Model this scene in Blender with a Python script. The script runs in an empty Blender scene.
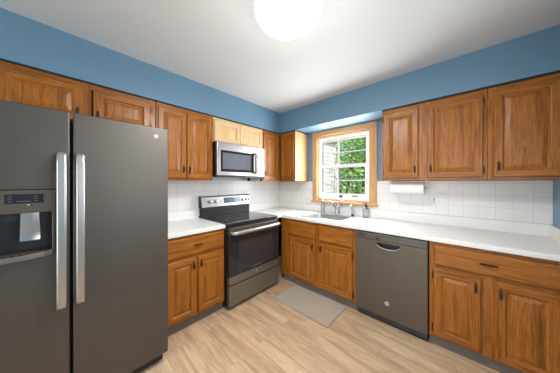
import bpy, bmesh, math, random
from mathutils import Vector, Matrix

random.seed(7)
S = bpy.context.scene
COL = S.collection
PI = math.pi

# ------------------------------------------------------------------ camera
cam_d = bpy.data.cameras.new('camera')
cam_d.sensor_fit = 'HORIZONTAL'
cam_d.sensor_width = 36.0
cam_d.lens = 36.0 * 199.25 / 560.0
cam_d.shift_y = -(186.5 - 182.51) / 560.0
cam_d.clip_start = 0.02
cam = bpy.data.objects.new('camera', cam_d)
COL.objects.link(cam)
cam.location = (2.4731, -2.6746, 1.3464)
cam.rotation_euler = (PI / 2, 0, math.radians(42.474))
S.camera = cam

# ------------------------------------------------------------------ colour management
vs = S.view_settings
S.display_settings.display_device = 'sRGB'
vs.view_transform = 'Standard'
vs.look = 'None'
vs.gamma = 1.0
vs.use_curve_mapping = False
vs.exposure = 0.4
S.cycles.use_denoising = True
S.cycles.max_bounces = 10
S.cycles.diffuse_bounces = 6
S.cycles.sample_clamp_indirect = 6.0
S.cycles.caustics_reflective = False
S.cycles.caustics_refractive = False

# ------------------------------------------------------------------ sky and sun
world = bpy.data.worlds.new('sky')
S.world = world
world.use_nodes = True
wn, wl = world.node_tree.nodes, world.node_tree.links
wn.clear()
wo = wn.new('ShaderNodeOutputWorld')
wb = wn.new('ShaderNodeBackground')
sky = wn.new('ShaderNodeTexSky')
sky.sky_type = 'HOSEK_WILKIE'
sky.turbidity = 3.0
sky.ground_albedo = 0.4
sky.sun_direction = (0.6, -0.45, 0.66)
wmix = wn.new('ShaderNodeMixRGB')
wmix.inputs['Fac'].default_value = 0.55
wmix.inputs['Color2'].default_value = (0.95, 1.0, 1.05, 1)
wl.new(sky.outputs['Color'], wmix.inputs['Color1'])
wl.new(wmix.outputs['Color'], wb.inputs['Color'])
wb.inputs['Strength'].default_value = 2.0
wl.new(wb.outputs['Background'], wo.inputs['Surface'])

sun_d = bpy.data.lights.new('sun', 'SUN')
sun_d.energy = 3.8
sun_d.angle = math.radians(1.0)
sun_d.color = (1.0, 0.96, 0.88)
sun = bpy.data.objects.new('sun', sun_d)
COL.objects.link(sun)
sun.location = (4, -8, 12)
sun.rotation_euler = Vector((-0.6, 0.45, -0.66)).to_track_quat('-Z', 'Y').to_euler()


def area(name, loc, direction, sx, sy, power, color):
    d = bpy.data.lights.new(name, 'AREA')
    d.shape = 'RECTANGLE'
    d.size, d.size_y = sx, sy
    d.energy = power
    d.color = color
    o = bpy.data.objects.new(name, d)
    COL.objects.link(o)
    o.location = loc
    o.rotation_euler = Vector(direction).to_track_quat('-Z', 'Y').to_euler()
    return o


# added fill lights at two unseen openings, then daylight at the kitchen window
area('added_rear_fill', (1.75, -4.97, 1.15), (0, 1, 0), 1.9, 1.9, 36, (0.93, 0.97, 1.0))
area('added_side_fill', (3.09, -1.75, 1.52), (-1, 0, 0), 0.95, 0.95, 9, (0.95, 0.98, 1.0))
area('kitchen_window_daylight', (1.2, 0.03, 1.56), (0, -1, 0), 0.74, 0.9, 27, (0.93, 0.98, 1.0))

# ------------------------------------------------------------------ dimensions (metres)
CEIL = 2.449
SOF = 2.132
RX = 3.01          # right wall
REAR = -4.9
CT = 0.904         # counter top
CB = 0.866
UB = 1.370         # bottom of wall cabinets


# ------------------------------------------------------------------ materials
def srgb(r, g, b):
    f = lambda c: c / 12.92 if c <= 0.04045 else ((c + 0.055) / 1.055) ** 2.4
    return (f(r / 255), f(g / 255), f(b / 255), 1)


def new_mat(name):
    m = bpy.data.materials.new(name)
    m.use_nodes = True
    return m, m.node_tree.nodes, m.node_tree.links, m.node_tree.nodes['Principled BSDF']


def noise_variation(m, b, color, amount, scale, vec_scale=(1, 1, 1)):
    n, l = m.node_tree.nodes, m.node_tree.links
    tc = n.new('ShaderNodeTexCoord')
    mp = n.new('ShaderNodeMapping')
    mp.inputs['Scale'].default_value = vec_scale
    nz = n.new('ShaderNodeTexNoise')
    nz.inputs['Scale'].default_value = scale
    nz.inputs['Detail'].default_value = 5
    rp = n.new('ShaderNodeValToRGB')
    lo = tuple(c * (1 - amount) for c in color[:3]) + (1,)
    hi = tuple(min(1, c * (1 + amount)) for c in color[:3]) + (1,)
    rp.color_ramp.elements[0].position = 0.3
    rp.color_ramp.elements[1].position = 0.7
    rp.color_ramp.elements[0].color = lo
    rp.color_ramp.elements[1].color = hi
    l.new(tc.outputs['Object'], mp.inputs['Vector'])
    l.new(mp.outputs['Vector'], nz.inputs['Vector'])
    l.new(nz.outputs['Fac'], rp.inputs['Fac'])
    l.new(rp.outputs['Color'], b.inputs['Base Color'])
    return nz, mp


def plain(name, color, rough=0.5, metal=0.0, amount=0.04, scale=14, vec_scale=(1, 1, 1), spec=0.5, bump=0.0, coat=0.0):
    m, n, l, b = new_mat(name)
    b.inputs['Roughness'].default_value = rough
    b.inputs['Metallic'].default_value = metal
    b.inputs['Specular IOR Level'].default_value = spec
    b.inputs['Coat Weight'].default_value = coat
    nz, mp = noise_variation(m, b, color, amount, scale, vec_scale)
    if bump:
        bp = n.new('ShaderNodeBump')
        bp.inputs['Strength'].default_value = bump
        bp.inputs['Distance'].default_value = 0.002
        l.new(nz.outputs['Fac'], bp.inputs['Height'])
        l.new(bp.outputs['Normal'], b.inputs['Normal'])
    return m


def wood(name, dark, mid, light, axis, rough=0.36, pores=0.55):
    """axis: 'x' or 'z', the direction of the grain in the object's own space."""
    m, n, l, b = new_mat(name)
    tc = n.new('ShaderNodeTexCoord')
    oi = n.new('ShaderNodeObjectInfo')
    mul = n.new('ShaderNodeMath'); mul.operation = 'MULTIPLY'; mul.inputs[1].default_value = 37.0
    l.new(oi.outputs['Random'], mul.inputs[0])
    add = n.new('ShaderNodeVectorMath'); add.operation = 'ADD'
    l.new(tc.outputs['Object'], add.inputs[0])
    l.new(mul.outputs['Value'], add.inputs[1])

    def stretched(across, along, detail, dist=0.0):
        mp = n.new('ShaderNodeMapping')
        mp.inputs['Scale'].default_value = (along, across, across) if axis == 'x' else (across, across, along)
        nz = n.new('ShaderNodeTexNoise')
        nz.inputs['Scale'].default_value = 1.0
        nz.inputs['Detail'].default_value = detail
        nz.inputs['Distortion'].default_value = dist
        l.new(add.outputs['Vector'], mp.inputs['Vector'])
        l.new(mp.outputs['Vector'], nz.inputs['Vector'])
        return nz

    broad = stretched(26, 1.6, 3, 0.5)
    fine = stretched(330, 9, 3)
    rp = n.new('ShaderNodeValToRGB')
    e = rp.color_ramp.elements
    e[0].position, e[0].color = 0.30, dark
    e[1].position, e[1].color = 0.72, light
    x = e.new(0.5); x.color = mid
    # growth rings: bands of the broad noise
    ring = n.new('ShaderNodeMath'); ring.operation = 'MULTIPLY'; ring.inputs[1].default_value = 5.0
    l.new(broad.outputs['Fac'], ring.inputs[0])
    pp = n.new('ShaderNodeMath'); pp.operation = 'PINGPONG'; pp.inputs[1].default_value = 0.5
    l.new(ring.outputs['Value'], pp.inputs[0])
    av = n.new('ShaderNodeMath'); av.operation = 'MULTIPLY_ADD'
    av.inputs[1].default_value = 0.40
    l.new(pp.outputs['Value'], av.inputs[0])
    hb = n.new('ShaderNodeMath'); hb.operation = 'MULTIPLY_ADD'
    hb.inputs[1].default_value = 0.42
    hb.inputs[2].default_value = 0.20
    l.new(broad.outputs['Fac'], hb.inputs[0])
    l.new(hb.outputs['Value'], av.inputs[2])
    l.new(av.outputs['Value'], rp.inputs['Fac'])
    pr = n.new('ShaderNodeValToRGB')
    pr.color_ramp.elements[0].position = 0.38
    pr.color_ramp.elements[0].color = (pores, pores * 0.93, pores * 0.85, 1)
    pr.color_ramp.elements[1].position = 0.52
    pr.color_ramp.elements[1].color = (1, 1, 1, 1)
    l.new(fine.outputs['Fac'], pr.inputs['Fac'])
    mx = n.new('ShaderNodeMixRGB'); mx.blend_type = 'MULTIPLY'; mx.inputs['Fac'].default_value = 0.8
    l.new(rp.outputs['Color'], mx.inputs['Color1'])
    l.new(pr.outputs['Color'], mx.inputs['Color2'])
    l.new(mx.outputs['Color'], b.inputs['Base Color'])
    b.inputs['Roughness'].default_value = rough
    b.inputs['Coat Weight'].default_value = 0.1
    b.inputs['Specular IOR Level'].default_value = 0.35
    b.inputs['Coat Roughness'].default_value = 0.25
    bp = n.new('ShaderNodeBump'); bp.inputs['Strength'].default_value = 0.12; bp.inputs['Distance'].default_value = 0.001
    l.new(fine.outputs['Fac'], bp.inputs['Height'])
    l.new(bp.outputs['Normal'], b.inputs['Normal'])
    return m


OAK = (srgb(122, 69, 17), srgb(161, 97, 31), srgb(183, 117, 46))
M = {}
M['oak_v'] = wood('oak_upright_grain', *OAK, 'z')
M['oak_h'] = wood('oak_level_grain', *OAK, 'x')
PINE = (srgb(196, 160, 112), srgb(216, 184, 138), srgb(226, 198, 154))
M['pine_v'] = wood('pale_wood_upright_grain', *PINE, 'z', 0.45, 0.88)
M['pine_h'] = wood('pale_wood_level_grain', *PINE, 'x', 0.45, 0.88)
TRIMW = (srgb(186, 138, 90), srgb(206, 163, 114), srgb(217, 178, 132))
M['trim_v'] = wood('window_trim_upright_grain', *TRIMW, 'z', 0.4, 0.8)
M['trim_h'] = wood('window_trim_level_grain', *TRIMW, 'x', 0.4, 0.8)
M['shadow_gap'] = plain('painted_shadow_gap', srgb(38, 30, 26), 0.7)  # shade above the wall cabinets, put into the colour
M['blue'] = plain('blue_wall_paint', srgb(105, 140, 166), 0.42, amount=0.025, scale=3, bump=0.05)
M['ceiling'] = plain('white_ceiling_paint', srgb(206, 207, 208), 0.75, amount=0.012, scale=3)
M['counter'] = plain('white_laminate', srgb(232, 231, 229), 0.32, amount=0.015, scale=60)
M['slate'] = plain('slate_finish_metal', (0.135, 0.122, 0.108, 1), 0.48, 0.85, amount=0.03, scale=3, vec_scale=(30, 30, 1))
M['slate_warm'] = plain('slate_finish_metal_warm', (0.15, 0.13, 0.105, 1), 0.48, 0.8, amount=0.03, scale=3, vec_scale=(30, 30, 1))
M['steel_panel'] = plain('brushed_steel_panel', (0.36, 0.365, 0.37, 1), 0.4, 0.85, amount=0.05, scale=4, vec_scale=(1, 40, 40))
M['slate_range'] = plain('slate_finish_range', (0.25, 0.232, 0.19, 1), 0.42, 0.75, amount=0.03, scale=3, vec_scale=(30, 30, 1))
M['steel'] = plain('brushed_steel', (0.5, 0.505, 0.51, 1), 0.36, 0.9, amount=0.05, scale=4, vec_scale=(1, 40, 40))
M['handle_steel'] = plain('satin_steel_handle', (0.52, 0.50, 0.475, 1), 0.32, 0.85, amount=0.05, scale=4, vec_scale=(40, 40, 1))
M['chrome'] = plain('chrome', (0.36, 0.36, 0.37, 1), 0.2, 1.0, amount=0.01)
M['sink_steel'] = plain('sink_steel', (0.54, 0.55, 0.56, 1), 0.33, 0.8, amount=0.06, scale=5, vec_scale=(20, 1, 1))
M['black'] = plain('black_plastic', (0.012, 0.012, 0.013, 1), 0.45)
M['dark_grey'] = plain('dark_grey_plastic', (0.05, 0.05, 0.052, 1), 0.5)
M['case_grey'] = plain('appliance_case', (0.09, 0.09, 0.088, 1), 0.5)
M['black_glass'] = plain('black_glass', (0.02, 0.022, 0.025, 1), 0.06, amount=0.01, spec=0.6)
M['oven_glass'] = plain('tinted_oven_glass', (0.035, 0.034, 0.036, 1), 0.1, amount=0.02, spec=0.6)
M['display'] = plain('display_screen', (0.07, 0.11, 0.14, 1), 0.12)
M['micro_glass'] = plain('microwave_door_glass', (0.13, 0.145, 0.185, 1), 0.12, amount=0.04)  # bluish base colour stands in for reflections in the door
M['light_mark'] = plain('pale_print', srgb(190, 200, 205), 0.5)
M['ring_print'] = plain('burner_ring_print', (0.10, 0.10, 0.105, 1), 0.3)
M['bronze'] = plain('antique_bronze', (0.075, 0.05, 0.035, 1), 0.42, 0.75, amount=0.25, scale=120)
M['white_plastic'] = plain('white_plastic', srgb(236, 236, 234), 0.4, amount=0.01)
M['vinyl'] = plain('white_vinyl', srgb(238, 239, 238), 0.4, amount=0.01)
M['paper'] = plain('paper_towel', srgb(240, 239, 237), 0.9, amount=0.02, scale=90, bump=0.3)
M['toe'] = plain('grey_toe_kick', srgb(112, 106, 100), 0.6, amount=0.12, scale=8, vec_scale=(1, 1, 12))
M['mat'] = plain('grey_woven_mat', srgb(184, 172, 156), 0.9, amount=0.10, scale=220, bump=0.6)
M['mat_edge'] = plain('mat_binding', srgb(168, 157, 142), 0.9, amount=0.05, scale=120)
M['badge_silver'] = plain('badge_silver', (0.75, 0.75, 0.74, 1), 0.3, 0.6, amount=0.01)
M['badge_ink'] = plain('badge_ink', (0.16, 0.16, 0.17, 1), 0.5, amount=0.01)
M['siding'] = plain('white_siding', srgb(240, 240, 240), 0.6, amount=0.015, scale=4)
M['roofing'] = plain('grey_shingles', srgb(120, 120, 124), 0.9, amount=0.15, scale=30)
M['bark'] = plain('bark', srgb(84, 70, 56), 0.9, amount=0.3, scale=18, vec_scale=(4, 4, 1), bump=0.5)
M['lawn'] = plain('lawn', srgb(118, 130, 88), 0.95, amount=0.3, scale=8)
M['leaf'] = plain('leaf_green', srgb(140, 178, 90), 0.6, amount=0.35, scale=3)
M['leaf_dark'] = plain('leaf_deep_green', srgb(96, 148, 96), 0.6, amount=0.35, scale=3)
for k in ('leaf', 'leaf_dark'):
    b = M[k].node_tree.nodes['Principled BSDF']
    b.inputs['Subsurface Weight'].default_value = 0.0


def glass_mat(name, color=(1, 1, 1, 1), rough=0.0, ior=1.45, thin=True):
    m, n, l, b = new_mat(name)
    if thin:
        n.remove(b)
        out = n['Material Output']
        tr = n.new('ShaderNodeBsdfTransparent'); tr.inputs['Color'].default_value = color
        gl = n.new('ShaderNodeBsdfGlossy'); gl.inputs['Roughness'].default_value = rough
        fr = n.new('ShaderNodeFresnel'); fr.inputs['IOR'].default_value = ior
        mx = n.new('ShaderNodeMixShader')
        l.new(fr.outputs['Fac'], mx.inputs['Fac'])
        l.new(tr.outputs['BSDF'], mx.inputs[1])
        l.new(gl.outputs['BSDF'], mx.inputs[2])
        l.new(mx.outputs['Shader'], out.inputs['Surface'])
    else:
        b.inputs['Transmission Weight'].default_value = 1.0
        b.inputs['Roughness'].default_value = rough
        b.inputs['IOR'].default_value = ior
        b.inputs['Base Color'].default_value = color
    return m


M['pane'] = glass_mat('window_glass', (0.985, 0.985, 0.98, 1))
M['bottle'] = glass_mat('clear_bottle', (0.95, 0.955, 0.955, 1), 0.08, 1.3)


def emit_mat(name, color, strength):
    m, n, l, b = new_mat(name)
    b.inputs['Base Color'].default_value = color
    b.inputs['Roughness'].default_value = 0.4
    b.inputs['Emission Color'].default_value = color
    b.inputs['Emission Strength'].default_value = strength
    return m


M['lamp_glass'] = emit_mat('lit_opal_glass', (1.0, 0.985, 0.96, 1), 1.4)
M['downlight_lens'] = emit_mat('lit_downlight_lens', (1.0, 0.96, 0.88, 1), 2.5)


def tile_mat(name, axis_u):
    """square white tiles; axis_u is the world axis the courses run along."""
    m, n, l, b = new_mat(name)
    g = n.new('ShaderNodeNewGeometry')
    sp = n.new('ShaderNodeSeparateXYZ')
    l.new(g.outputs['Position'], sp.inputs[0])
    cb = n.new('ShaderNodeCombineXYZ')
    l.new(sp.outputs[axis_u], cb.inputs['X'])
    l.new(sp.outputs['Z'], cb.inputs['Y'])
    mp = n.new('ShaderNodeMapping')
    mp.inputs['Location'].default_value = (-2.805 + 0.109 * 40, -1.008 + 0.109 * 10, 0)
    l.new(cb.outputs['Vector'], mp.inputs['Vector'])
    bt = n.new('ShaderNodeTexBrick')
    bt.offset = 0.0
    bt.squash = 1.0
    bt.inputs['Scale'].default_value = 1.0
    bt.inputs['Brick Width'].default_value = 0.109
    bt.inputs['Row Height'].default_value = 0.109
    bt.inputs['Mortar Size'].default_value = 0.0018
    bt.inputs['Mortar Smooth'].default_value = 0.3
    bt.inputs['Color1'].default_value = srgb(231, 229, 226)
    bt.inputs['Color2'].default_value = srgb(226, 224, 221)
    bt.inputs['Mortar'].default_value = srgb(206, 202, 198)
    l.new(mp.outputs['Vector'], bt.inputs['Vector'])
    l.new(bt.outputs['Color'], b.inputs['Base Color'])
    b.inputs['Roughness'].default_value = 0.28
    iv = n.new('ShaderNodeMath'); iv.operation = 'SUBTRACT'; iv.inputs[0].default_value = 1.0
    l.new(bt.outputs['Fac'], iv.inputs[1])
    bp = n.new('ShaderNodeBump'); bp.inputs['Strength'].default_value = 0.3; bp.inputs['Distance'].default_value = 0.001
    l.new(iv.outputs['Value'], bp.inputs['Height'])
    l.new(bp.outputs['Normal'], b.inputs['Normal'])
    return m


M['tile_x'] = tile_mat('white_tile_window_wall', 'X')
M['tile_y'] = tile_mat('white_tile_range_wall', 'Y')


def floor_mat():
    m, n, l, b = new_mat('oak_look_planks')
    g = n.new('ShaderNodeNewGeometry')
    bt = n.new('ShaderNodeTexBrick')
    bt.offset = 0.37
    bt.offset_frequency = 2
    bt.inputs['Scale'].default_value = 1.0
    bt.inputs['Brick Width'].default_value = 1.22
    bt.inputs['Row Height'].default_value = 0.178
    bt.inputs['Mortar Size'].default_value = 0.0012
    bt.inputs['Mortar Smooth'].default_value = 0.2
    bt.inputs['Bias'].default_value = 0.0
    bt.inputs['Color1'].default_value = srgb(224, 196, 164)
    bt.inputs['Color2'].default_value = srgb(210, 178, 144)
    bt.inputs['Mortar'].default_value = srgb(184, 154, 122)
    l.new(g.outputs['Position'], bt.inputs['Vector'])

    def st(sx, sy, det, dist):
        # shift the grain from plank to plank with the plank's own shade
        mp = n.new('ShaderNodeMapping'); mp.inputs['Scale'].default_value = (sx, sy, 1)
        ad = n.new('ShaderNodeVectorMath'); ad.operation = 'MULTIPLY_ADD'
        ad.inputs[1].default_value = (40, 0, 0)
        l.new(bt.outputs['Color'], ad.inputs[0])
        l.new(g.outputs['Position'], ad.inputs[2])
        l.new(ad.outputs['Vector'], mp.inputs['Vector'])
        nz = n.new('ShaderNodeTexNoise'); nz.inputs['Scale'].default_value = 1
        nz.inputs['Detail'].default_value = det; nz.inputs['Distortion'].default_value = dist
        l.new(mp.outputs['Vector'], nz.inputs['Vector'])
        return nz
    a = st(1.6, 11, 6, 1.4)
    r1 = n.new('ShaderNodeValToRGB')
    r1.color_ramp.elements[0].position = 0.34; r1.color_ramp.elements[0].color = (0.70, 0.645, 0.60, 1)
    r1.color_ramp.elements[1].position = 0.60; r1.color_ramp.elements[1].color = (1.03, 1.02, 1.0, 1)
    l.new(a.outputs['Fac'], r1.inputs['Fac'])
    f = st(9, 95, 4, 0.5)
    r2 = n.new('ShaderNodeValToRGB')
    r2.color_ramp.elements[0].position = 0.35; r2.color_ramp.elements[0].color = (0.80, 0.77, 0.745, 1)
    r2.color_ramp.elements[1].position = 0.6; r2.color_ramp.elements[1].color = (1, 1, 1, 1)
    l.new(f.outputs['Fac'], r2.inputs['Fac'])
    m1 = n.new('ShaderNodeMixRGB'); m1.blend_type = 'MULTIPLY'; m1.inputs['Fac'].default_value = 1
    l.new(bt.outputs['Color'], m1.inputs['Color1']); l.new(r1.outputs['Color'], m1.inputs['Color2'])
    m2 = n.new('ShaderNodeMixRGB'); m2.blend_type = 'MULTIPLY'; m2.inputs['Fac'].default_value = 0.8
    l.new(m1.outputs['Color'], m2.inputs['Color1']); l.new(r2.outputs['Color'], m2.inputs['Color2'])
    l.new(m2.outputs['Color'], b.inputs['Base Color'])
    b.inputs['Roughness'].default_value = 0.42
    return m


M['floor'] = floor_mat()


# ------------------------------------------------------------------ mesh helpers
class MB:
    """collects boxes, plates, lathes and tubes for ONE mesh object"""

    def __init__(self):
        self.v, self.f, self.m = [], [], []

    def add(self, vs_, fs, mat=0):
        o = len(self.v)
        self.v += [tuple(p) for p in vs_]
        self.f += [tuple(i + o for i in f) for f in fs]
        self.m += [mat] * len(fs)
        return self

    def box(self, x0, x1, y0, y1, z0, z1, mat=0):
        vs_ = [(x0, y0, z0), (x1, y0, z0), (x1, y1, z0), (x0, y1, z0), (x0, y0, z1), (x1, y0, z1), (x1, y1, z1), (x0, y1, z1)]
        return self.add(vs_, [(0, 3, 2, 1), (4, 5, 6, 7), (0, 1, 5, 4), (1, 2, 6, 5), (2, 3, 7, 6), (3, 0, 4, 7)], mat)

    def wb(self, u0, u1, d0, d1, z0, z1, mat=0):
        """a box in wall coordinates: u along the wall, d out from the wall"""
        return self.box(u0, u1, -d1, -d0, z0, z1, mat)

    def plate(self, us, vs_, holes, w0, w1, fn, mat=0):
        """solid plate w0..w1 thick over a grid of cells, cells in holes left out; fn(u,v,w)->xyz"""
        nu, nv = len(us), len(vs_)
        keep = lambda i, j: 0 <= i < nu - 1 and 0 <= j < nv - 1 and (i, j) not in holes
        idx, P, F = {}, [], []

        def g(i, j, k):
            key = (i, j, k)
            if key not in idx:
                idx[key] = len(P)
                P.append(fn(us[i], vs_[j], (w0, w1)[k]))
            return idx[key]
        for i in range(nu - 1):
            for j in range(nv - 1):
                if not keep(i, j):
                    continue
                F.append((g(i, j, 1), g(i + 1, j, 1), g(i + 1, j + 1, 1), g(i, j + 1, 1)))
                F.append((g(i, j, 0), g(i, j + 1, 0), g(i + 1, j + 1, 0), g(i + 1, j, 0)))
                for di, dj, a, b_ in ((-1, 0, (i, j + 1), (i, j)), (1, 0, (i + 1, j), (i + 1, j + 1)), (0, -1, (i, j), (i + 1, j)), (0, 1, (i + 1, j + 1), (i, j + 1))):
                    if not keep(i + di, j + dj):
                        F.append((g(*a, 0), g(*b_, 0), g(*b_, 1), g(*a, 1)))
        return self.add(P, F, mat)

    def wplate(self, us, zs, holes, d0, d1, mat=0):
        return self.plate(us, zs, holes, d0, d1, lambda u, v, w: (u, -w, v), mat)

    def lathe(self, prof, seg=24, axis='z', at=(0, 0, 0), mat=0, cap=True):
        """prof: [(radius, height)]"""
        P, F = [], []
        for r, h in prof:
            for s in range(seg):
                a = 2 * PI * s / seg
                c, d = r * math.cos(a), r * math.sin(a)
                p = {'z': (c, d, h), 'y': (c, -h, d), 'x': (h, c, d)}[axis]
                P.append(tuple(p[k] + at[k] for k in range(3)))
        for i in range(len(prof) - 1):
            for s in range(seg):
                t = (s + 1) % seg
                F.append((i * seg + s, i * seg + t, (i + 1) * seg + t, (i + 1) * seg + s))
        if cap:
            F.append(tuple(reversed(range(seg))))
            F.append(tuple((len(prof) - 1) * seg + s for s in range(seg)))
        return self.add(P, F, mat)

    def tube(self, pts, r, seg=10, mat=0, flat=1.0):
        """round bar through pts; r a number or a list"""
        pts = [Vector(p) for p in pts]
        rs = r if isinstance(r, (list, tuple)) else [r] * len(pts)
        P, F = [], []
        up = None
        for i, p in enumerate(pts):
            t = (pts[min(i + 1, len(pts) - 1)] - pts[max(i - 1, 0)]).normalized()
            if up is None:
                up = Vector((0, 0, 1)) if abs(t.z) < 0.9 else Vector((1, 0, 0))
            s = t.cross(up).normalized()
            w = s.cross(t).normalized()
            up = w
            for k in range(seg):
                a = 2 * PI * k / seg
                P.append(p + s * math.cos(a) * rs[i] + w * math.sin(a) * rs[i] * flat)
        for i in range(len(pts) - 1):
            for k in range(seg):
                t = (k + 1) % seg
                F.append((i * seg + k, i * seg + t, (i + 1) * seg + t, (i + 1) * seg + k))
        F.append(tuple(reversed(range(seg))))
        F.append(tuple((len(pts) - 1) * seg + k for k in range(seg)))
        return self.add(P, F, mat)

    def prism(self, poly, w0, w1, fn, mat=0):
        """polygon extruded from w0 to w1; fn(a,b,w)->xyz"""
        n_ = len(poly)
        P = [fn(a, b_, w0) for a, b_ in poly] + [fn(a, b_, w1) for a, b_ in poly]
        F = [tuple(reversed(range(n_))), tuple(range(n_, 2 * n_))]
        F += [(i, (i + 1) % n_, n_ + (i + 1) % n_, n_ + i) for i in range(n_)]
        return self.add(P, F, mat)

    def build(self, name, mats, parent=None, bevel=0.0, smooth=False, seg=2):
        me = bpy.data.meshes.new(name)
        me.from_pydata(self.v, [], self.f)
        for m_ in (mats if isinstance(mats, (list, tuple)) else [mats]):
            me.materials.append(M[m_] if isinstance(m_, str) else m_)
        me.polygons.foreach_set('material_index', self.m)
        bm = bmesh.new()
        bm.from_mesh(me)
        bmesh.ops.recalc_face_normals(bm, faces=bm.faces)
        bm.to_mesh(me)
        bm.free()
        if smooth:
            me.polygons.foreach_set('use_smooth', [True] * len(me.polygons))
            try:
                me.set_sharp_from_angle(angle=math.radians(38))
            except Exception:
                pass
        me.update()
        o = bpy.data.objects.new(name, me)
        COL.objects.link(o)
        if parent is not None:
            o.parent = parent
        if bevel:
            md = o.modifiers.new('edge', 'BEVEL')
            md.width = bevel
            md.segments = seg
            md.limit_method = 'ANGLE'
            md.angle_limit = math.radians(50)
            md.harden_normals = False
        return o


def tag(o, label, cat, group=None):
    o['label'] = label
    o['category'] = cat
    if group:
        o['group'] = group
    return o


def thing(name, label, cat, loc=(0, 0, 0), rz=0.0, group=None):
    o = bpy.data.objects.new(name, None)
    o.empty_display_size = 0.1
    COL.objects.link(o)
    o.location = loc
    o.rotation_euler = (0, 0, rz)
    return tag(o, label, cat, group)


def struct(name, mb, mats, parent=None, bevel=0.0):
    o = mb.build(name, mats, parent, bevel)
    if parent is None:
        o['kind'] = 'structure'
    return o


def rounded_rect(w, h, r, n_=5):
    pts = []
    for cx, cy, a0 in ((w / 2 - r, h / 2 - r, 0), (-w / 2 + r, h / 2 - r, 90), (-w / 2 + r, -h / 2 + r, 180), (w / 2 - r, -h / 2 + r, 270)):
        for k in range(n_ + 1):
            a = math.radians(a0 + 90 * k / n_)
            pts.append((cx + r * math.cos(a), cy + r * math.sin(a)))
    return pts


def text_mesh(name, body, size, mat, parent, loc, rot):
    cu = bpy.data.curves.new(name, 'FONT')
    cu.body = body
    cu.size = size
    cu.align_x = 'CENTER'
    cu.align_y = 'CENTER'
    cu.extrude = 0.0003
    cu.shear = 0.25
    tmp = bpy.data.objects.new(name + '_tmp', cu)
    me = bpy.data.meshes.new_from_object(tmp)
    bpy.data.objects.remove(tmp)
    o = bpy.data.objects.new(name, me)
    me.materials.clear()
    me.materials.append(M[mat])
    COL.objects.link(o)
    o.parent = parent
    o.location = loc
    o.rotation_euler = rot
    return o


# ------------------------------------------------------------------ room shell
struct('floor', MB().box(-0.15, RX + 0.15, REAR - 0.15, 0.15, -0.1, 0), 'floor')
struct('ceiling', MB().box(-0.15, RX + 0.15, REAR - 0.15, 0.15, CEIL, CEIL + 0.12), 'ceiling')
struct('wall_left', MB().box(-0.15, 0, REAR - 0.15, 0.15, 0, CEIL), 'blue')
W0, W1, WZ0, WZ1 = 0.812, 1.606, 1.078, 2.045      # kitchen window opening
struct('wall_back', MB().wplate([0, W0, W1, RX], [0, WZ0, WZ1, CEIL], {(1, 1)}, -0.15, 0.0), 'blue')
struct('wall_right', MB().plate([REAR, -2.3, -1.2, 0.15], [0, 0.98, 2.06, CEIL], {(1, 1)}, RX, RX + 0.15, lambda u, v, w: (w, u, v)), 'blue')
struct('wall_front', MB().plate([0, 0.8, 2.7, RX], [0, 0.02, 2.1, CEIL], {(1, 1)}, REAR - 0.15, REAR, lambda u, v, w: (u, w, v)), 'blue')

# unseen overhanging slab, added to keep direct sun off the floor
struct('roof', MB().box(-0.6, 5.1, REAR - 1.9, 0.36, CEIL + 0.1205, CEIL + 0.26), 'roofing')

# dropped soffits above the wall cabinets
struct('trim_1', MB().box(0.0, 0.327, REAR, 0.0, SOF, CEIL), 'blue')
struct('trim_2', MB().box(0.327, RX, -0.332, 0.0, SOF, CEIL), 'blue')
# tiled splash areas
struct('trim_3', MB().wplate([0.008, W0 - 0.075, W1 + 0.08, RX], [1.0065, 1.040, UB - 0.006], {(1, 1)}, 0.0, 0.007), 'tile_x')
struct('trim_4', MB().box(0.0, 0.007, -2.12, -0.008, 0.92, UB + 0.05), 'tile_y')
struct('baseboard_right', MB().box(RX - 0.014, RX, REAR, -0.66, 0, 0.09), 'vinyl', bevel=0.004)
struct('baseboard_left', MB().box(0, 0.014, REAR, -3.1, 0, 0.09), 'vinyl', bevel=0.004)

# ---- kitchen window: wood casing, vinyl sashes, glass
win = MB().wplate([W0, W0 + 0.02, W1 - 0.02, W1], [WZ0, WZ0 + 0.02, WZ1 - 0.02, WZ1], {(1, 1)}, -0.15, 0.0).build('window_1', 'trim_v')
win['kind'] = 'structure'
cs = MB()
cs.wb(W0 - 0.077, W0 + 0.004, 0.0, 0.022, WZ0 - 0.003, SOF - 0.085, 0)
cs.wb(W1 - 0.004, W1 + 0.08, 0.0, 0.022, WZ0 - 0.003, SOF - 0.085, 0)
cs.wb(W0 - 0.077, W1 + 0.08, 0.0, 0.022, SOF - 0.085, SOF - 0.006, 1)
cs.build('casing', ['trim_v', 'trim_h'], win, bevel=0.004)
MB().wb(W0 - 0.085, W1 + 0.092, -0.02, 0.05, WZ0 - 0.037, WZ0 - 0.003).build('window_sill', 'trim_h', win, bevel=0.006)
fr = MB().wplate([W0 + 0.02, W0 + 0.045, W1 - 0.05, W1 - 0.02], [WZ0 + 0.02, WZ0 + 0.055, WZ1 - 0.05, WZ1 - 0.02], {(1, 1)}, -0.12, -0.018)
fr.build('vinyl_frame', 'vinyl', win, bevel=0.004)
GX0, GX1, GC = 0.862, 1.516, 1.122
lo = MB().wplate([W0 + 0.03, GX0, GC - 0.014, GC + 0.014, GX1, W1 - 0.05], [WZ0 + 0.055, 1.190, 1.371, 1.383, 1.560, 1.592], {(1, 1), (1, 3), (3, 1), (3, 3)}, -0.075, -0.045)
sash_lo = lo.build('lower_sash', 'vinyl', win, bevel=0.003)
up = MB().wplate([W0 + 0.03, GX0, GC - 0.014, GC + 0.014, GX1, W1 - 0.05], [1.578, 1.612, 1.782, 1.794, 1.958, WZ1 - 0.05], {(1, 1), (1, 3), (3, 1), (3, 3)}, -0.108, -0.078)
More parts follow.
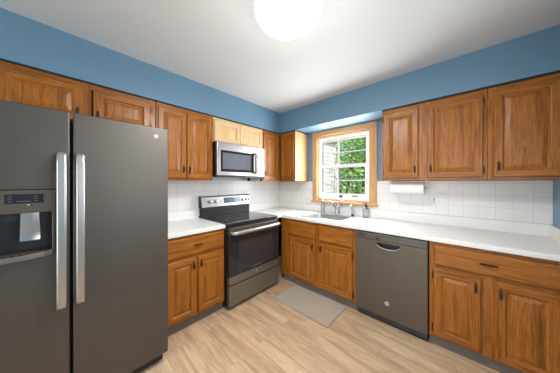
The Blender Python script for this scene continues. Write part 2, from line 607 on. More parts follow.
sash_up = up.build('upper_sash', 'vinyl', win, bevel=0.003)
MB().wb(GX0, GX1, -0.062, -0.058, 1.190, 1.560).build('pane', 'pane', sash_lo)
MB().wb(GX0, GX1, -0.095, -0.091, 1.612, 1.958).build('pane', 'pane', sash_up)
MB().wb(1.165, 1.205, -0.045, -0.018, 1.128, 1.166).build('sash_latch', 'black', win, bevel=0.004)
MB().wb(1.345, 1.425, -0.045, -0.034, 1.150, 1.162).build('sash_lift', 'dark_grey', win, bevel=0.002)

# ---- unseen patio door and side window, added to carry the fill light
w2 = MB().plate([0.8, 0.86, 1.72, 1.78, 2.64, 2.7], [0.02, 0.1, 2.03, 2.1], {(1, 1), (3, 1)}, REAR - 0.13, REAR - 0.04, lambda u, v, w: (u, w, v)).build('added_patio_door', 'vinyl', bevel=0.004)
w2['kind'] = 'structure'
w3 = MB().plate([-2.3, -2.24, -1.78, -1.72, -1.26, -1.2], [0.98, 1.04, 2.0, 2.06], {(1, 1), (3, 1)}, RX + 0.03, RX + 0.12, lambda u, v, w: (w, u, v)).build('added_side_window', 'vinyl', bevel=0.004)
w3['kind'] = 'structure'
RA = PI / 2     # things on the left wall face +X


# ------------------------------------------------------------------ cabinet parts (wall coordinates: u along, d out, z up)
def door_front(mb, u0, u1, z0, z1, d, shaker=False, fw=0.056, mv=0, mh=1):
    """routed frame of a cabinet door, front at depth d"""
    t = 0.019
    rings = [(0.0, -t), (0.0, -0.005), (0.005, 0.0), (fw - 0.009, 0.0), (fw - 0.004, -0.003), (fw, -0.008)]
    if shaker:
        rings = [(0.0, -t), (0.0, -0.003), (0.003, 0.0), (fw, 0.0), (fw, -0.009)]
    P, F, mats = [], [], []
    for ins, dd in rings:
        for a, b_ in ((u0 + ins, z0 + ins), (u1 - ins, z0 + ins), (u1 - ins, z1 - ins), (u0 + ins, z1 - ins)):
            P.append((a, -(d + dd), b_))
    for r in range(len(rings) - 1):
        for s in range(4):
            t_ = (s + 1) % 4
            F.append((r * 4 + s, r * 4 + t_, (r + 1) * 4 + t_, (r + 1) * 4 + s))
            mats.append(mh if s in (0, 2) else mv)
    for f, m_ in zip(F, mats):
        pass
    o = len(mb.v)
    mb.v += P
    mb.f += [tuple(i + o for i in f) for f in F]
    mb.m += mats
    mb.f.append(tuple(o + i for i in (3, 2, 1, 0)))
    mb.m.append(mv)


def raised_panel(mb, u0, u1, z0, z1, d, fw=0.056, shaker=False):
    rings = [(fw - 0.001, -0.0085), (fw + 0.006, -0.0095), (fw + 0.032, -0.0015)]
    if shaker:
        rings = [(fw - 0.001, -0.009)]
    P, F = [], []
    for ins, dd in rings:
        for a, b_ in ((u0 + ins, z0 + ins), (u1 - ins, z0 + ins), (u1 - ins, z1 - ins), (u0 + ins, z1 - ins)):
            P.append((a, -(d + dd), b_))
    for r in range(len(rings) - 1):
        for s in range(4):
            t_ = (s + 1) % 4
            F.append((r * 4 + s, r * 4 + t_, (r + 1) * 4 + t_, (r + 1) * 4 + s))
    k = (len(rings) - 1) * 4
    F.append((k, k + 1, k + 2, k + 3))
    mb.add(P, F)


def pull(parent, u, z, d, upright=True, length=0.085):
    """antique pull: shaped back plate, two posts, bowed bar"""
    mb = MB()
    L = length / 2
    prof = [(-L, 0.0), (-L + 0.008, 0.007), (-L + 0.018, 0.005), (-L + 0.03, 0.009), (0, 0.006), (L - 0.03, 0.009), (L - 0.018, 0.005), (L - 0.008, 0.007), (L, 0.0)]
    poly = [(a, b_) for a, b_ in prof] + [(a, -b_) for a, b_ in reversed(prof[1:-1])]
    fn = (lambda a, b_, w: (u + b_, -w, z + a)) if upright else (lambda a, b_, w: (u + a, -w, z + b_))
    mb.prism(poly, d + 0.0002, d + 0.003, fn)
    pts = []
    for k in range(9):
        s = -1 + 2 * k / 8
        a = s * L * 0.72
        pts.append(fn(a, 0, d + 0.003 + 0.019 * math.cos(s * PI / 2) ** 0.6 if abs(s) < 1 else d + 0.002))
    mb.tube(pts, [0.0035, 0.0038, 0.0042, 0.005, 0.0055, 0.005, 0.0042, 0.0038, 0.0035], 8)
    return mb.build('handle', 'bronze', parent, smooth=True)


def hinge(parent, u, z, d):
    mb = MB()
    mb.wb(u - 0.006, u + 0.006, d + 0.0002, d + 0.004, z - 0.026, z + 0.026)
    mb.tube([(u, -d - 0.005, z - 0.03), (u, -d - 0.005, z + 0.03)], 0.0035, 8)
    return mb.build('hinge', 'bronze', parent, smooth=True)


def cabinet_door(parent, u0, u1, z0, z1, d, hinge_side, pull_z=None, shaker=False, mats=('oak_v', 'oak_h'), hinges=True, pull_in=0.028, fw=0.056):
    mb = MB()
    door_front(mb, u0, u1, z0, z1, d, shaker, fw)
    o = mb.build('door', list(mats), parent)
    pm = MB()
    raised_panel(pm, u0, u1, z0, z1, d, fw, shaker)
    pm.build('door_panel', mats[0], o)
    if pull_z is not None:
        u = u1 - pull_in if hinge_side == 'l' else u0 + pull_in
        pull(o, u, pull_z, d)
    if hinges:
        u = u0 - 0.0065 if hinge_side == 'l' else u1 + 0.0065
        for z in (z0 + 0.06, z1 - 0.06):
            hinge(o, u, z, d - 0.019)
    return o


def drawer(parent, u0, u1, z0, z1, d, with_pull=True, mats=('oak_v', 'oak_h')):
    rings = [(0.0, -0.019), (0.0, -0.007), (0.004, -0.003), (0.010, 0.0)]
    mb = MB()
    P, F = [], []
    for ins, dd in rings:
        for a, b_ in ((u0 + ins, z0 + ins), (u1 - ins, z0 + ins), (u1 - ins, z1 - ins), (u0 + ins, z1 - ins)):
            P.append((a, -(d + dd), b_))
    for r in range(3):
        for s in range(4):
            t_ = (s + 1) % 4
            F.append((r * 4 + s, r * 4 + t_, (r + 1) * 4 + t_, (r + 1) * 4 + s))
    F += [(12, 13, 14, 15), (3, 2, 1, 0)]
    mb.add(P, F)
    o = mb.build('drawer' if with_pull else 'drawer_front', mats[1], parent)
    if with_pull:
        pull(o, (u0 + u1) / 2, (z0 + z1) / 2, d, upright=False, length=0.1)
    return o


def cabinet_body(parent, w, dep, z0, z1, stiles, rails, mats=('oak_v', 'oak_h'), top=True, d0=0.002, w0=0.0):
    """open box of panels with a face frame: stiles [(u0,u1)], rails [(u0,u1,z0,z1)]"""
    mb = MB()
    t = 0.016
    f = dep - 0.019
    mb.wb(w0, w0 + t, d0, f, z0, z1)
    mb.wb(w - t, w, d0, f, z0, z1)
    mb.wb(w0 + t, w - t, d0, f, z0, z0 + t)
    mb.wb(w0 + t, w - t, d0, d0 + 0.006, z0 + t, z1 - t)
    if top:
        mb.wb(w0 + t, w - t, d0, f, z1 - t, z1)
    body = mb.build('cabinet_box', mats[0], parent)
    fm = MB()
    for a, b_ in stiles:
        fm.wb(a, b_, f, dep, z0, z1, 0)
    for a, b_, c, e in rails:
        fm.wb(a, b_, f + 0.0006, dep - 0.0006, c + 0.0004, e - 0.0004, 1)
    fm.build('face_frame', list(mats), parent, bevel=0.0012, seg=1)
    return body


# ------------------------------------------------------------------ wall cabinets
UD = 0.345     # door fronts of the wall cabinets
UF = 0.325
UT = 2.114
DZ0, DZ1 = 1.392, 2.078


def wall_strip(parent, u0, u1, d1):
    MB().wb(u0, u1, 0.01, d1, UT, SOF - 0.0005).build('shadow_strip', 'shadow_gap', parent)  # dark strip stands in for the shadow gap under the soffit


# above the refrigerator
O = -3.05
c = thing('wall_cabinet', 'short oak wall cabinet with two doors above the refrigerator', 'cabinet', (0, O, 0), RA, 'oak wall cabinets')
cabinet_body(c, 0.972, UF, 1.80, UT, [(0, 0.1), (0.478, 0.53), (0.925, 0.972)], [(0.1, 0.478, 1.80, 1.835), (0.53, 0.925, 1.80, 1.835), (0.1, 0.478, 2.07, UT), (0.53, 0.925, 2.07, UT)])
cabinet_door(c, 0.10, 0.482, 1.815, DZ1, UD, 'l', 1.875)
cabinet_door(c, 0.538, 0.925, 1.815, DZ1, UD, 'r', 1.875)
wall_strip(c, 0, 0.972, UF)

# left of the microwave
O = -2.072
c = thing('wall_cabinet', 'tall oak wall cabinet with two doors between refrigerator and microwave', 'cabinet', (0, O, 0), RA, 'oak wall cabinets')
cabinet_body(c, 0.580, UF, UB, UT, [(0, 0.03), (0.265, 0.295), (0.55, 0.580)], [(0.03, 0.265, UB, UB + 0.03), (0.295, 0.55, UB, UB + 0.03), (0.03, 0.265, 2.065, UT), (0.295, 0.55, 2.065, UT)])
cabinet_door(c, 0.014, 0.275, DZ0, DZ1, UD, 'l', DZ0 + 0.09, hinges=False)
cabinet_door(c, 0.282, 0.566, DZ0, DZ1, UD, 'r', DZ0 + 0.09)
wall_strip(c, 0, 0.580, UF)

# unstained cabinet above the microwave
O = -1.488
c = thing('wall_cabinet', 'pale unstained wood cabinet with two flat panel doors above the microwave', 'cabinet', (0, O, 0), RA)
PM = ('pine_v', 'pine_h')
cabinet_body(c, 0.776, UF, 1.828, UT, [(0, 0.03), (0.37, 0.39), (0.746, 0.776)], [(0.03, 0.37, 1.828, 1.85), (0.39, 0.746, 1.828, 1.85), (0.03, 0.37, 2.07, UT), (0.39, 0.746, 2.07, UT)], PM)
cabinet_door(c, 0.010, 0.371, 1.834, 2.085, UD, 'l', None, True, PM, False)
cabinet_door(c, 0.376, 0.767, 1.834, 2.085, UD, 'r', None, True, PM, False)
wall_strip(c, 0, 0.776, UF)

# in the corner, right of the microwave
O = -0.709
c = thing('wall_cabinet', 'narrow oak wall cabinet right of the microwave, running into the corner', 'cabinet', (0, O, 0), RA, 'oak wall cabinets')
cabinet_body(c, 0.706, UF, UB, UT, [(0, 0.028), (0.345, 0.376)], [(0.028, 0.345, UB, UB + 0.03), (0.028, 0.345, 2.065, UT)])
cabinet_door(c, 0.014, 0.336, DZ0, DZ1, UD, 'r', DZ0 + 0.09, hinges=False)
wall_strip(c, 0, 0.376, UF)

# on the window wall, left of the window
O = 0.330
c = thing('wall_cabinet', 'narrow oak wall cabinet with a plain end panel just left of the window', 'cabinet', (O, 0, 0), 0, 'oak wall cabinets')
cabinet_body(c, 0.300, UF, UB, UT, [(0.0, 0.03), (0.27, 0.300)], [(0.03, 0.27, UB, UB + 0.03), (0.03, 0.27, 2.065, UT)])
cabinet_door(c, 0.020, 0.284, DZ0, DZ1, UD, 'l', DZ0 + 0.09, hinges=False)
MB().wb(0.3002, 0.304, 0.002, UF, UB, UT).build('end_panel', 'trim_v', c)
wall_strip(c, 0, 0.300, UF)

# right of the window: a two-door cabinet and a one-door cabinet
O = 1.828
c = thing('wall_cabinet', 'oak wall cabinet with two doors above the paper towels, right of the window', 'cabinet', (O, 0, 0), 0, 'oak wall cabinets')
cabinet_body(c, 0.794, UF, UB, UT, [(0, 0.04), (0.312, 0.412), (0.756, 0.794)], [(0.04, 0.312, UB, UB + 0.03), (0.412, 0.756, UB, UB + 0.03), (0.04, 0.312, 2.065, UT), (0.412, 0.756, 2.065, UT)])
cabinet_door(c, 0.022, 0.328, DZ0, DZ1, UD, 'l', DZ0 + 0.085)
cabinet_door(c, 0.398, 0.770, DZ0, DZ1, UD, 'r', DZ0 + 0.085)
wall_strip(c, 0, 0.794, UF)
O = 2.624
c = thing('wall_cabinet', 'oak wall cabinet with one wide door beside the right wall', 'cabinet', (O, 0, 0), 0, 'oak wall cabinets')
cabinet_body(c, 0.384, UF, UB, UT, [(0, 0.05), (0.345, 0.384)], [(0.05, 0.345, UB, UB + 0.03), (0.05, 0.345, 2.065, UT)])
cabinet_door(c, 0.034, 0.362, DZ0, DZ1, UD, 'r', DZ0 + 0.085)
wall_strip(c, 0, 0.384, UF)

# ------------------------------------------------------------------ base cabinets
BF, BD = 0.61, 0.63


def toe_kick(parent, u0, u1, d=0.58):
    MB().wb(u0, u1, d - 0.016, d, 0.0, 0.088).build('toe_kick', 'toe', parent)


O = -2.098
c = thing('base_cabinet', 'oak base cabinet with one drawer over two doors between refrigerator and range', 'cabinet', (0, O, 0), RA, 'oak base cabinets')
cabinet_body(c, 0.582, BF, 0.088, CB - 0.001, [(0, 0.035), (0.272, 0.30), (0.552, 0.582)], [(0.035, 0.552, 0.835, CB - 0.001), (0.035, 0.552, 0.64, 0.69), (0.035, 0.272, 0.088, 0.125), (0.30, 0.552, 0.088, 0.125)], top=False)
drawer(c, 0.020, 0.572, 0.676, 0.842, BD)
cabinet_door(c, 0.020, 0.278, 0.112, 0.645, BD, 'l', 0.575, hinges=False)
cabinet_door(c, 0.293, 0.572, 0.112, 0.645, BD, 'r', 0.575)
toe_kick(c, 0, 0.582)

O = 0.612
c = thing('base_cabinet', 'oak sink base cabinet with two false drawer fronts over two doors', 'cabinet', (O, 0, 0), 0, 'oak base cabinets')
cabinet_body(c, 1.046, BF, 0.088, CB - 0.001, [(0.0, 0.155), (0.53, 0.62), (0.995, 1.046)], [(0.155, 0.53, 0.83, CB - 0.001), (0.62, 0.995, 0.83, CB - 0.001), (0.155, 0.53, 0.62, 0.67), (0.62, 0.995, 0.62, 0.67), (0.155, 0.53, 0.088, 0.12), (0.62, 0.995, 0.088, 0.12)], top=False)
drawer(c, 0.137, 0.546, 0.662, 0.832, BD, False)
drawer(c, 0.606, 1.012, 0.662, 0.832, BD, False)
cabinet_door(c, 0.142, 0.546, 0.108, 0.632, BD, 'l', 0.565)
cabinet_door(c, 0.606, 1.010, 0.108, 0.632, BD, 'r', 0.565)
toe_kick(c, 0.0, 1.046)

O = 2.268
c = thing('base_cabinet', 'oak base cabinet with one wide drawer beside the dishwasher, at the right wall', 'cabinet', (O, 0, 0), 0, 'oak base cabinets')
cabinet_body(c, 0.740, BF, 0.088, CB - 0.001, [(0, 0.045), (0.29, 0.388), (0.635, 0.740)], [(0.045, 0.635, 0.83, CB - 0.001), (0.045, 0.29, 0.64, 0.69), (0.388, 0.635, 0.64, 0.69), (0.045, 0.29, 0.088, 0.12), (0.388, 0.635, 0.088, 0.12)], top=False)
drawer(c, 0.033, 0.652, 0.680, 0.836, BD)
cabinet_door(c, 0.030, 0.305, 0.100, 0.650, BD, 'l', 0.575)
cabinet_door(c, 0.373, 0.650, 0.100, 0.650, BD, 'r', 0.575)
toe_kick(c, 0, 0.740)

# ------------------------------------------------------------------ countertops
c = thing('countertop', 'long white laminate worktop running under the window around the sink', 'countertop', (0, 0, CB))
SX0, SX1, SY0, SY1 = 0.925, 1.455, -0.545, -0.155
MB().plate([0.008, 0.64, SX0, SX1, RX - 0.002], [-0.742, -0.642, SY0, SY1, -0.002], {(1, 0), (2, 0), (3, 0), (2, 2)}, 0.0, CT - CB, lambda u, v, w: (u, v, w)).build('worktop', 'counter', c, bevel=0.006, seg=3)
MB().box(0.028, RX - 0.002, -0.02, -0.001, CT - CB, 1.006 - CB).build('backsplash', 'counter', c, bevel=0.004)
MB().box(0.0085, 0.028, -0.742, -0.001, CT - CB, 1.006 - CB).build('backsplash', 'counter', c, bevel=0.004)
MB().box(RX - 0.02, RX - 0.001, -0.64, -0.0205, CT - CB, 1.006 - CB).build('side_splash', 'counter', c, bevel=0.004)
c = thing('countertop', 'short white laminate worktop between the refrigerator and the range', 'countertop', (0, -2.10, CB))
MB().box(0.008, 0.642, 0.0, 0.583, 0, CT - CB).build('worktop', 'counter', c, bevel=0.006, seg=3)
MB().box(0.0085, 0.028, 0.0, 0.583, CT - CB, 1.006 - CB).build('backsplash', 'counter', c, bevel=0.004)


# ------------------------------------------------------------------ appliance badge
def badge(parent, u, z, d, r=0.019):
    mb = MB()
    mb.lathe([(r * 0.9, d), (r, d + 0.001), (r, d + 0.002), (r * 0.95, d + 0.003)], 24, 'y', (u, 0, z))
    b_ = mb.build('badge', 'badge_silver', parent, smooth=True)
    rg = MB()
    rg.lathe([(r * 0.86, d + 0.003), (r * 0.86, d + 0.0034), (r * 0.78, d + 0.0034), (r * 0.78, d + 0.003)], 24, 'y', (u, 0, z), cap=False)
    for k in range(4):      # the four flourishes inside the rim
        a0 = PI / 4 + k * PI / 2
        rg.tube([(u + r * (0.72 - 0.12 * abs(s)) * math.cos(a0 + s * 0.5), -d - 0.0032, z + r * (0.72 - 0.12 * abs(s)) * math.sin(a0 + s * 0.5)) for s in (-1, -0.5, 0, 0.5, 1)], r * 0.04, 6)
    rg.build('badge_ring', 'badge_ink', b_)
    text_mesh('badge_monogram', 'GE', r * 0.95, 'badge_ink', b_, (u, -d - 0.0034, z), (PI / 2, 0, 0))


# ------------------------------------------------------------------ refrigerator
O = -3.052
c = thing('refrigerator', 'dark slate grey side-by-side refrigerator with a dispenser and long steel handles', 'refrigerator', (0, O, 0), RA)
FD = 0.85
MB().wb(0.006, 0.906, 0.03, 0.752, 0.025, 1.72).build('case', 'case_grey', c, bevel=0.006)
MB().wb(0.02, 0.892, 0.74, 0.80, 0.012, 0.075).build('base_grille', 'black', c, bevel=0.004)
MB().wb(0.012, 0.90, 0.752, 0.765, 0.09, 1.70).build('door_gasket', 'black', c)
Pu0, Pu1, Pz0, Pz1 = 0.10, 0.352, 0.962, 1.308
ld = MB().wplate([0.0, Pu0, Pu1, 0.406], [0.085, Pz0, Pz1, 1.743], {(1, 1)}, 0.766, FD).build('freezer_door', 'slate', c, bevel=0.007, seg=3)
rd = MB().wb(0.419, 0.912, 0.766, FD, 0.085, 1.743).build('refrigerator_door', 'slate', c, bevel=0.007, seg=3)
# dispenser
ds = MB()
ds.wplate([Pu0, Pu0 + 0.012, Pu1 - 0.012, Pu1], [Pz0, Pz0 + 0.03, 1.192, Pz1], {(1, 1)}, 0.80, FD + 0.004)
dp = ds.build('dispenser', 'slate_warm', c, bevel=0.003)
cv = MB()
cv.wb(Pu0 + 0.004, Pu1 - 0.004, 0.768, 0.775, Pz0 + 0.012, 1.196)
cv.wb(Pu0 + 0.004, Pu0 + 0.012, 0.775, 0.846, Pz0 + 0.03, 1.192)
cv.wb(Pu1 - 0.012, Pu1 - 0.004, 0.775, 0.846, Pz0 + 0.03, 1.192)
cv.wb(Pu0 + 0.012, Pu1 - 0.012, 0.775, 0.80, 1.15, 1.192)
cv.build('dispenser_cavity', 'dark_grey', dp)
MB().wb(Pu0 + 0.09, Pu1 - 0.042, FD + 0.0042, FD + 0.006, 1.242, 1.288).build('dispenser_display', 'black_glass', dp)
ic = MB()
for k, zz in ((0, 1.277), (1, 1.265), (2, 1.253)):
    for uu in (0.205, 0.285):
        ic.wb(uu - 0.006, uu + 0.006, FD + 0.006, FD + 0.0063, zz - 0.0022, zz + 0.0022)
ic.wb(0.225, 0.268, FD + 0.006, FD + 0.0063, 1.250, 1.2545)
ic.build('display_icons', 'ring_print', dp)
MB().lathe([(0.004, FD + 0.004), (0.004, FD + 0.006)], 12, 'y', (0.262, 0, 1.233)).build('indicator', 'badge_silver', dp)
pd = MB()
pts = [(0.000, 1.205, 0.845), (0.001, 1.16, 0.845), (0.003, 1.11, 0.838), (0.004, 1.075, 0.832), (0.004, 1.050, 0.838)]
P, F = [], []
for (wd, zz, dd) in pts:
    hw = 0.029 + wd
    P += [(0.266 - hw, -dd, zz), (0.266 - hw * 0.4, -dd - 0.004, zz), (0.266 + hw * 0.4, -dd - 0.004, zz), (0.266 + hw, -dd, zz), (0.266 + hw, -dd + 0.008, zz), (0.266 - hw, -dd + 0.008, zz)]
for i in range(len(pts) - 1):
    for s in range(6):
        t_ = (s + 1) % 6
        F.append((i * 6 + s, i * 6 + t_, (i + 1) * 6 + t_, (i + 1) * 6 + s))
F += [tuple(range(6)), tuple(24 + s for s in reversed(range(6)))]
pd.add(P, F)
pd.build('dispenser_paddle', 'handle_steel', dp, smooth=True)
tr = MB()
tpoly = [(Pu0 + 0.012, 0.776), (Pu1 - 0.012, 0.776), (Pu1 - 0.012, FD + 0.006)]
for k in range(1, 8):
    f = k / 8
    tpoly.append((Pu1 - 0.012 - f * (Pu1 - Pu0 - 0.024), FD + 0.006 + 0.032 * math.sin(PI * f) ** 0.6))
tpoly.append((Pu0 + 0.012, FD + 0.006))
tr.prism(tpoly, Pz0, Pz0 + 0.026, lambda a, b_, w: (a, -b_, w))
tray = tr.build('drip_tray', 'slate_range', dp, bevel=0.003)
for k in range(8):
    uu = Pu0 + 0.034 + k * 0.026
    MB().wb(uu - 0.008, uu + 0.008, 0.785, FD + 0.008 + 0.018 * math.sin(PI * (k + 0.5) / 8), Pz0 + 0.026, Pz0 + 0.0272).build('tray_slot', 'black', tray)


def fridge_handle(parent, u0, u1, z0, z1):
    """flat bar whose ends turn back to the door"""
    mb = MB()
    prof = [(FD, z0), (FD + 0.045, z0), (FD + 0.058, z0 + 0.012), (FD + 0.064, z0 + 0.06), (FD + 0.064, z1 - 0.06), (FD + 0.058, z1 - 0.012), (FD + 0.045, z1), (FD, z1),
            (FD, z1 - 0.03), (FD + 0.03, z1 - 0.032), (FD + 0.040, z1 - 0.07), (FD + 0.040, z0 + 0.07), (FD + 0.03, z0 + 0.032), (FD, z0 + 0.03)]
    n_ = len(prof)
    P = [(u0, -a, b_) for a, b_ in prof] + [(u1, -a, b_) for a, b_ in prof]
    strips = [(0, 1, 12, 13), (1, 2, 3, 11, 12), (3, 4, 10, 11), (4, 5, 6, 9, 10), (6, 7, 8, 9)]
    F = [tuple(s) for s in strips] + [tuple(i + n_ for i in reversed(s)) for s in strips]
    F += [(i, (i + 1) % n_, n_ + (i + 1) % n_, n_ + i) for i in range(n_)]
    mb.add(P, F)
    return mb.build('handle', 'handle_steel', parent, bevel=0.009, seg=4, smooth=True)


fridge_handle(ld, 0.356, 0.394, 0.668, 1.508)
fridge_handle(rd, 0.428, 0.464, 0.668, 1.508)
badge(rd, 0.832, 1.678, FD + 0.0002, 0.014)
for uu in (0.02, 0.81):
    MB().wb(uu, uu + 0.08, 0.70, 0.764, 1.7201, 1.735).build('hinge_cover', 'case_grey', c, bevel=0.004)
for uu in (0.08, 0.82):
    for dd in (0.10, 0.68):
        MB().lathe([(0.02, 0.0), (0.02, 0.025)], 12, 'z', (uu, -dd, 0)).build('foot', 'black', c)

# ------------------------------------------------------------------ range
O = -1.510
c = thing('range', 'freestanding electric range with a black glass cooktop and slate oven door', 'range', (0, O, 0), RA)
RW = 0.762
MB().wb(0.002, RW - 0.002, 0.03, 0.643, 0.03, 0.882).build('body', 'black', c, bevel=0.003)
for uu in (0.05, RW - 0.05):
    for dd in (0.08, 0.60):
        MB().lathe([(0.018, 0.0), (0.018, 0.03)], 12, 'z', (uu, -dd, 0)).build('foot', 'black', c)
ck = MB().wb(0.0, RW, 0.085, 0.668, 0.882, 0.911).build('cooktop', 'black_glass', c, bevel=0.005)
for uu, dd, rr in ((0.20, 0.50, 0.105), (0.56, 0.50, 0.115), (0.20, 0.235, 0.085), (0.56, 0.235, 0.075)):
    rg = MB()
    rg.lathe([(rr, 0.9112), (rr, 0.9116), (rr - 0.004, 0.9116), (rr - 0.004, 0.9112)], 40, 'z', (uu, -dd, 0), cap=False)
    rg.build('burner_ring', 'ring_print', ck)
# backguard: black lower part and a leaning steel control panel
MB().wb(0.008, RW - 0.008, 0.03, 0.084, 0.882, 1.03).build('backguard', 'black', c, bevel=0.003)
cp = MB()
cp.prism([(0.02, 1.0302), (0.106, 1.0302), (0.098, 1.052), (0.080, 1.155), (0.066, 1.172), (0.02, 1.172)], 0.0, RW, lambda a, b_, w: (w, -a, b_))
cpo = cp.build('control_panel', 'steel_panel', c, bevel=0.004)
MB().prism([(0.02, 1.029), (0.107, 1.029), (0.099, 1.053), (0.081, 1.156), (0.066, 1.173), (0.02, 1.173)], -0.004, -0.0002, lambda a, b_, w: (w, -a, b_)).build('panel_end_cap', 'black', cpo)
TILT = math.atan2(0.018, 0.103)


def on_panel(z):
    return 0.098 - (z - 1.052) * 0.018 / 0.103


d0 = on_panel(1.103)
dm = MB()
dm.prism([(0.312, 1.070), (0.585, 1.070), (0.585, 1.140), (0.312, 1.140)], 0.0003, 0.002, lambda a, b_, w: (a, -(on_panel(b_) + w), b_))
dsp = dm.build('control_display', 'display', cpo)
for k in range(4):
    for j in range(2):
        dg = MB()
        uu, zz = 0.50 + k * 0.02, 1.09 + j * 0.028
        dg.prism([(uu - 0.006, zz - 0.006), (uu + 0.006, zz - 0.006), (uu + 0.006, zz + 0.006), (uu - 0.006, zz + 0.006)], 0.002, 0.0024, lambda a, b_, w: (a, -(on_panel(b_) + w), b_))
        dg.build('display_key', 'ring_print', dsp)
for k in range(4):
    uu = 0.36 + k * 0.022
    dg = MB()
    dg.prism([(uu - 0.007, 1.092), (uu + 0.007, 1.092), (uu + 0.007, 1.118), (uu - 0.007, 1.118)], 0.002, 0.0024, lambda a, b_, w: (a, -(on_panel(b_) + w), b_))
    dg.build('display_digit', 'ring_print', dsp)
MB().lathe([(0.006, on_panel(1.098) - 0.002), (0.006, on_panel(1.098) + 0.002)], 12, 'y', (0.268, 0, 1.098)).build('indicator', 'black', cpo)
for uu in (0.117, 0.194, 0.628, 0.692, 0.738):
    kb = MB()
    kr = 0.021 if uu < 0.73 else 0.016
    kb.lathe([(kr * 1.15, -0.004), (kr * 1.15, 0.004), (kr, 0.006), (kr * 0.86, 0.026), (kr * 0.7, 0.028)], 20, 'y', (0, 0, 0))
    kb.box(-0.003, 0.003, -0.031, -0.02, -kr * 0.8, kr * 0.8)
    ko = kb.build('knob', 'handle_steel' if uu < 0.3 else 'steel', cpo, smooth=True)
    ko.location = (uu, -on_panel(1.099), 1.099)
    ko.rotation_euler = (-TILT, 0, 0)
# oven door
od = MB()
od.wplate([0.006, 0.125, 0.650, RW - 0.006], [0.352, 0.385, 0.715, 0.782], {(1, 1)}, 0.645, 0.690)
odo = od.build('oven_door', 'black_glass', c, bevel=0.004)
MB().wb(0.006, RW - 0.006, 0.645, 0.692, 0.270, 0.351).build('lower_trim', 'slate_range', odo, bevel=0.004)
MB().wb(0.006, RW - 0.006, 0.645, 0.691, 0.783, 0.866).build('upper_trim', 'slate', odo, bevel=0.004)
MB().wb(0.125, 0.650, 0.665, 0.686, 0.385, 0.715).build('oven_window', 'oven_glass', odo)
hb = MB()
hp = [(0.028, -0.690, 0.815), (0.030, -0.728, 0.815), (0.045, -0.738, 0.815), (0.10, -0.742, 0.815), (0.381, -0.750, 0.815), (0.662, -0.742, 0.815), (0.717, -0.738, 0.815), (0.732, -0.728, 0.815), (0.734, -0.690, 0.815)]
hb.tube(hp, [0.014, 0.016, 0.018, 0.019, 0.019, 0.019, 0.018, 0.016, 0.014], 12, flat=1.15)
hb.build('handle', 'handle_steel', odo, smooth=True)
badge(odo, 0.378, 0.316, 0.6922, 0.014)
MB().wb(0.006, RW - 0.006, 0.645, 0.690, 0.045, 0.256).build('storage_drawer', 'slate_range', c, bevel=0.005)
MB().wb(0.006, RW - 0.006, 0.6432, 0.668, 0.2562, 0.2698).build('drawer_gap', 'black', c)

# ------------------------------------------------------------------ microwave
O = -1.481
c = thing('microwave', 'steel over-the-range microwave with a dark window under pale cabinets', 'microwave', (0, O, 0), RA)
MWW = 0.738
MB().wb(0.0, MWW, 0.009, 0.372, 1.420, 1.824).build('body', 'black', c, bevel=0.003)
md = MB().wplate([0.002, 0.048, 0.582, 0.612], [1.430, 1.476, 1.728, 1.822], {(1, 1)}, 0.3722, 0.402)
mdo = md.build('door', 'steel', c, bevel=0.004)
mb = MB().wplate([0.048, 0.078, 0.515, 0.582], [1.476, 1.508, 1.702, 1.728], {(1, 1)}, 0.374, 0.398)
wf = mb.build('window_frame', 'black_glass', mdo)
MB().wb(0.078, 0.515, 0.380, 0.394, 1.508, 1.702).build('window_pane', 'micro_glass', wf)
hm = MB()
hm.tube([(0.562, -0.402, 1.470), (0.562, -0.428, 1.476), (0.562, -0.440, 1.50), (0.562, -0.446, 1.60), (0.562, -0.440, 1.705), (0.562, -0.428, 1.728), (0.562, -0.402, 1.734)], [0.016, 0.018, 0.020, 0.022, 0.020, 0.018, 0.016], 12)
hm.build('handle', 'handle_steel', mdo, smooth=True)
cpm = MB().wb(0.614, MWW - 0.002, 0.3722, 0.402, 1.430, 1.822).build('control_panel', 'steel', c, bevel=0.004)
MB().wb(0.628, 0.722, 0.4022, 0.4035, 1.66, 1.712).build('control_display', 'display', cpm)
kp = MB()
for r in range(3):
    for q in range(3):
        kp.wb(0.632 + q * 0.031, 0.655 + q * 0.031, 0.4022, 0.4032, 1.595 - r * 0.045, 1.622 - r * 0.045)
kp.build('keypad', 'display', cpm)
text_mesh('brand_mark', 'GE', 0.018, 'badge_ink', mdo, (0.36, -0.4025, 1.776), (PI / 2, 0, 0))
MB().wb(0.002, MWW - 0.002, 0.34, 0.40, 1.408, 1.4196).build('vent_grille', 'dark_grey', c)
MB().wb(0.54, 0.76 - 0.03, 0.27, 0.33, 1.368, 1.4078).build('underside_vent', 'black', c, bevel=0.005)

# ------------------------------------------------------------------ dishwasher
O = 1.664
c = thing('dishwasher', 'slate grey dishwasher with a pocket handle between the two oak base cabinets', 'dishwasher', (O, 0, 0))
DWW = 0.598
MB().wb(0.008, DWW - 0.008, 0.03, 0.598, 0.02, 0.855).build('tub', 'dark_grey', c)
MB().wb(0.01, DWW - 0.01, 0.5, 0.585, 0.0, 0.078).build('toe_kick', 'black', c)
dw = MB().wplate([0.0, 0.205, 0.395, DWW], [0.082, 0.722, 0.772, 0.790], {(1, 1)}, 0.5985, 0.640)
dwo = dw.build('door', 'slate_warm', c, bevel=0.004)
hp = MB()
hp.wb(0.205, 0.395, 0.600, 0.606, 0.722, 0.772)
hp.build('handle_pocket', 'black', dwo)
lip = MB()
lp = []
for k in range(13):
    s = -1 + 2 * k / 12
    lp.append((0.30 + s * 0.098, -(0.641 + 0.006 * (1 - s * s)), 0.757 - 0.034 * (1 - s * s) ** 0.7))
lip.tube(lp, [0.004 + 0.003 * (1 - abs(-1 + 2 * k / 12)) for k in range(13)], 8)
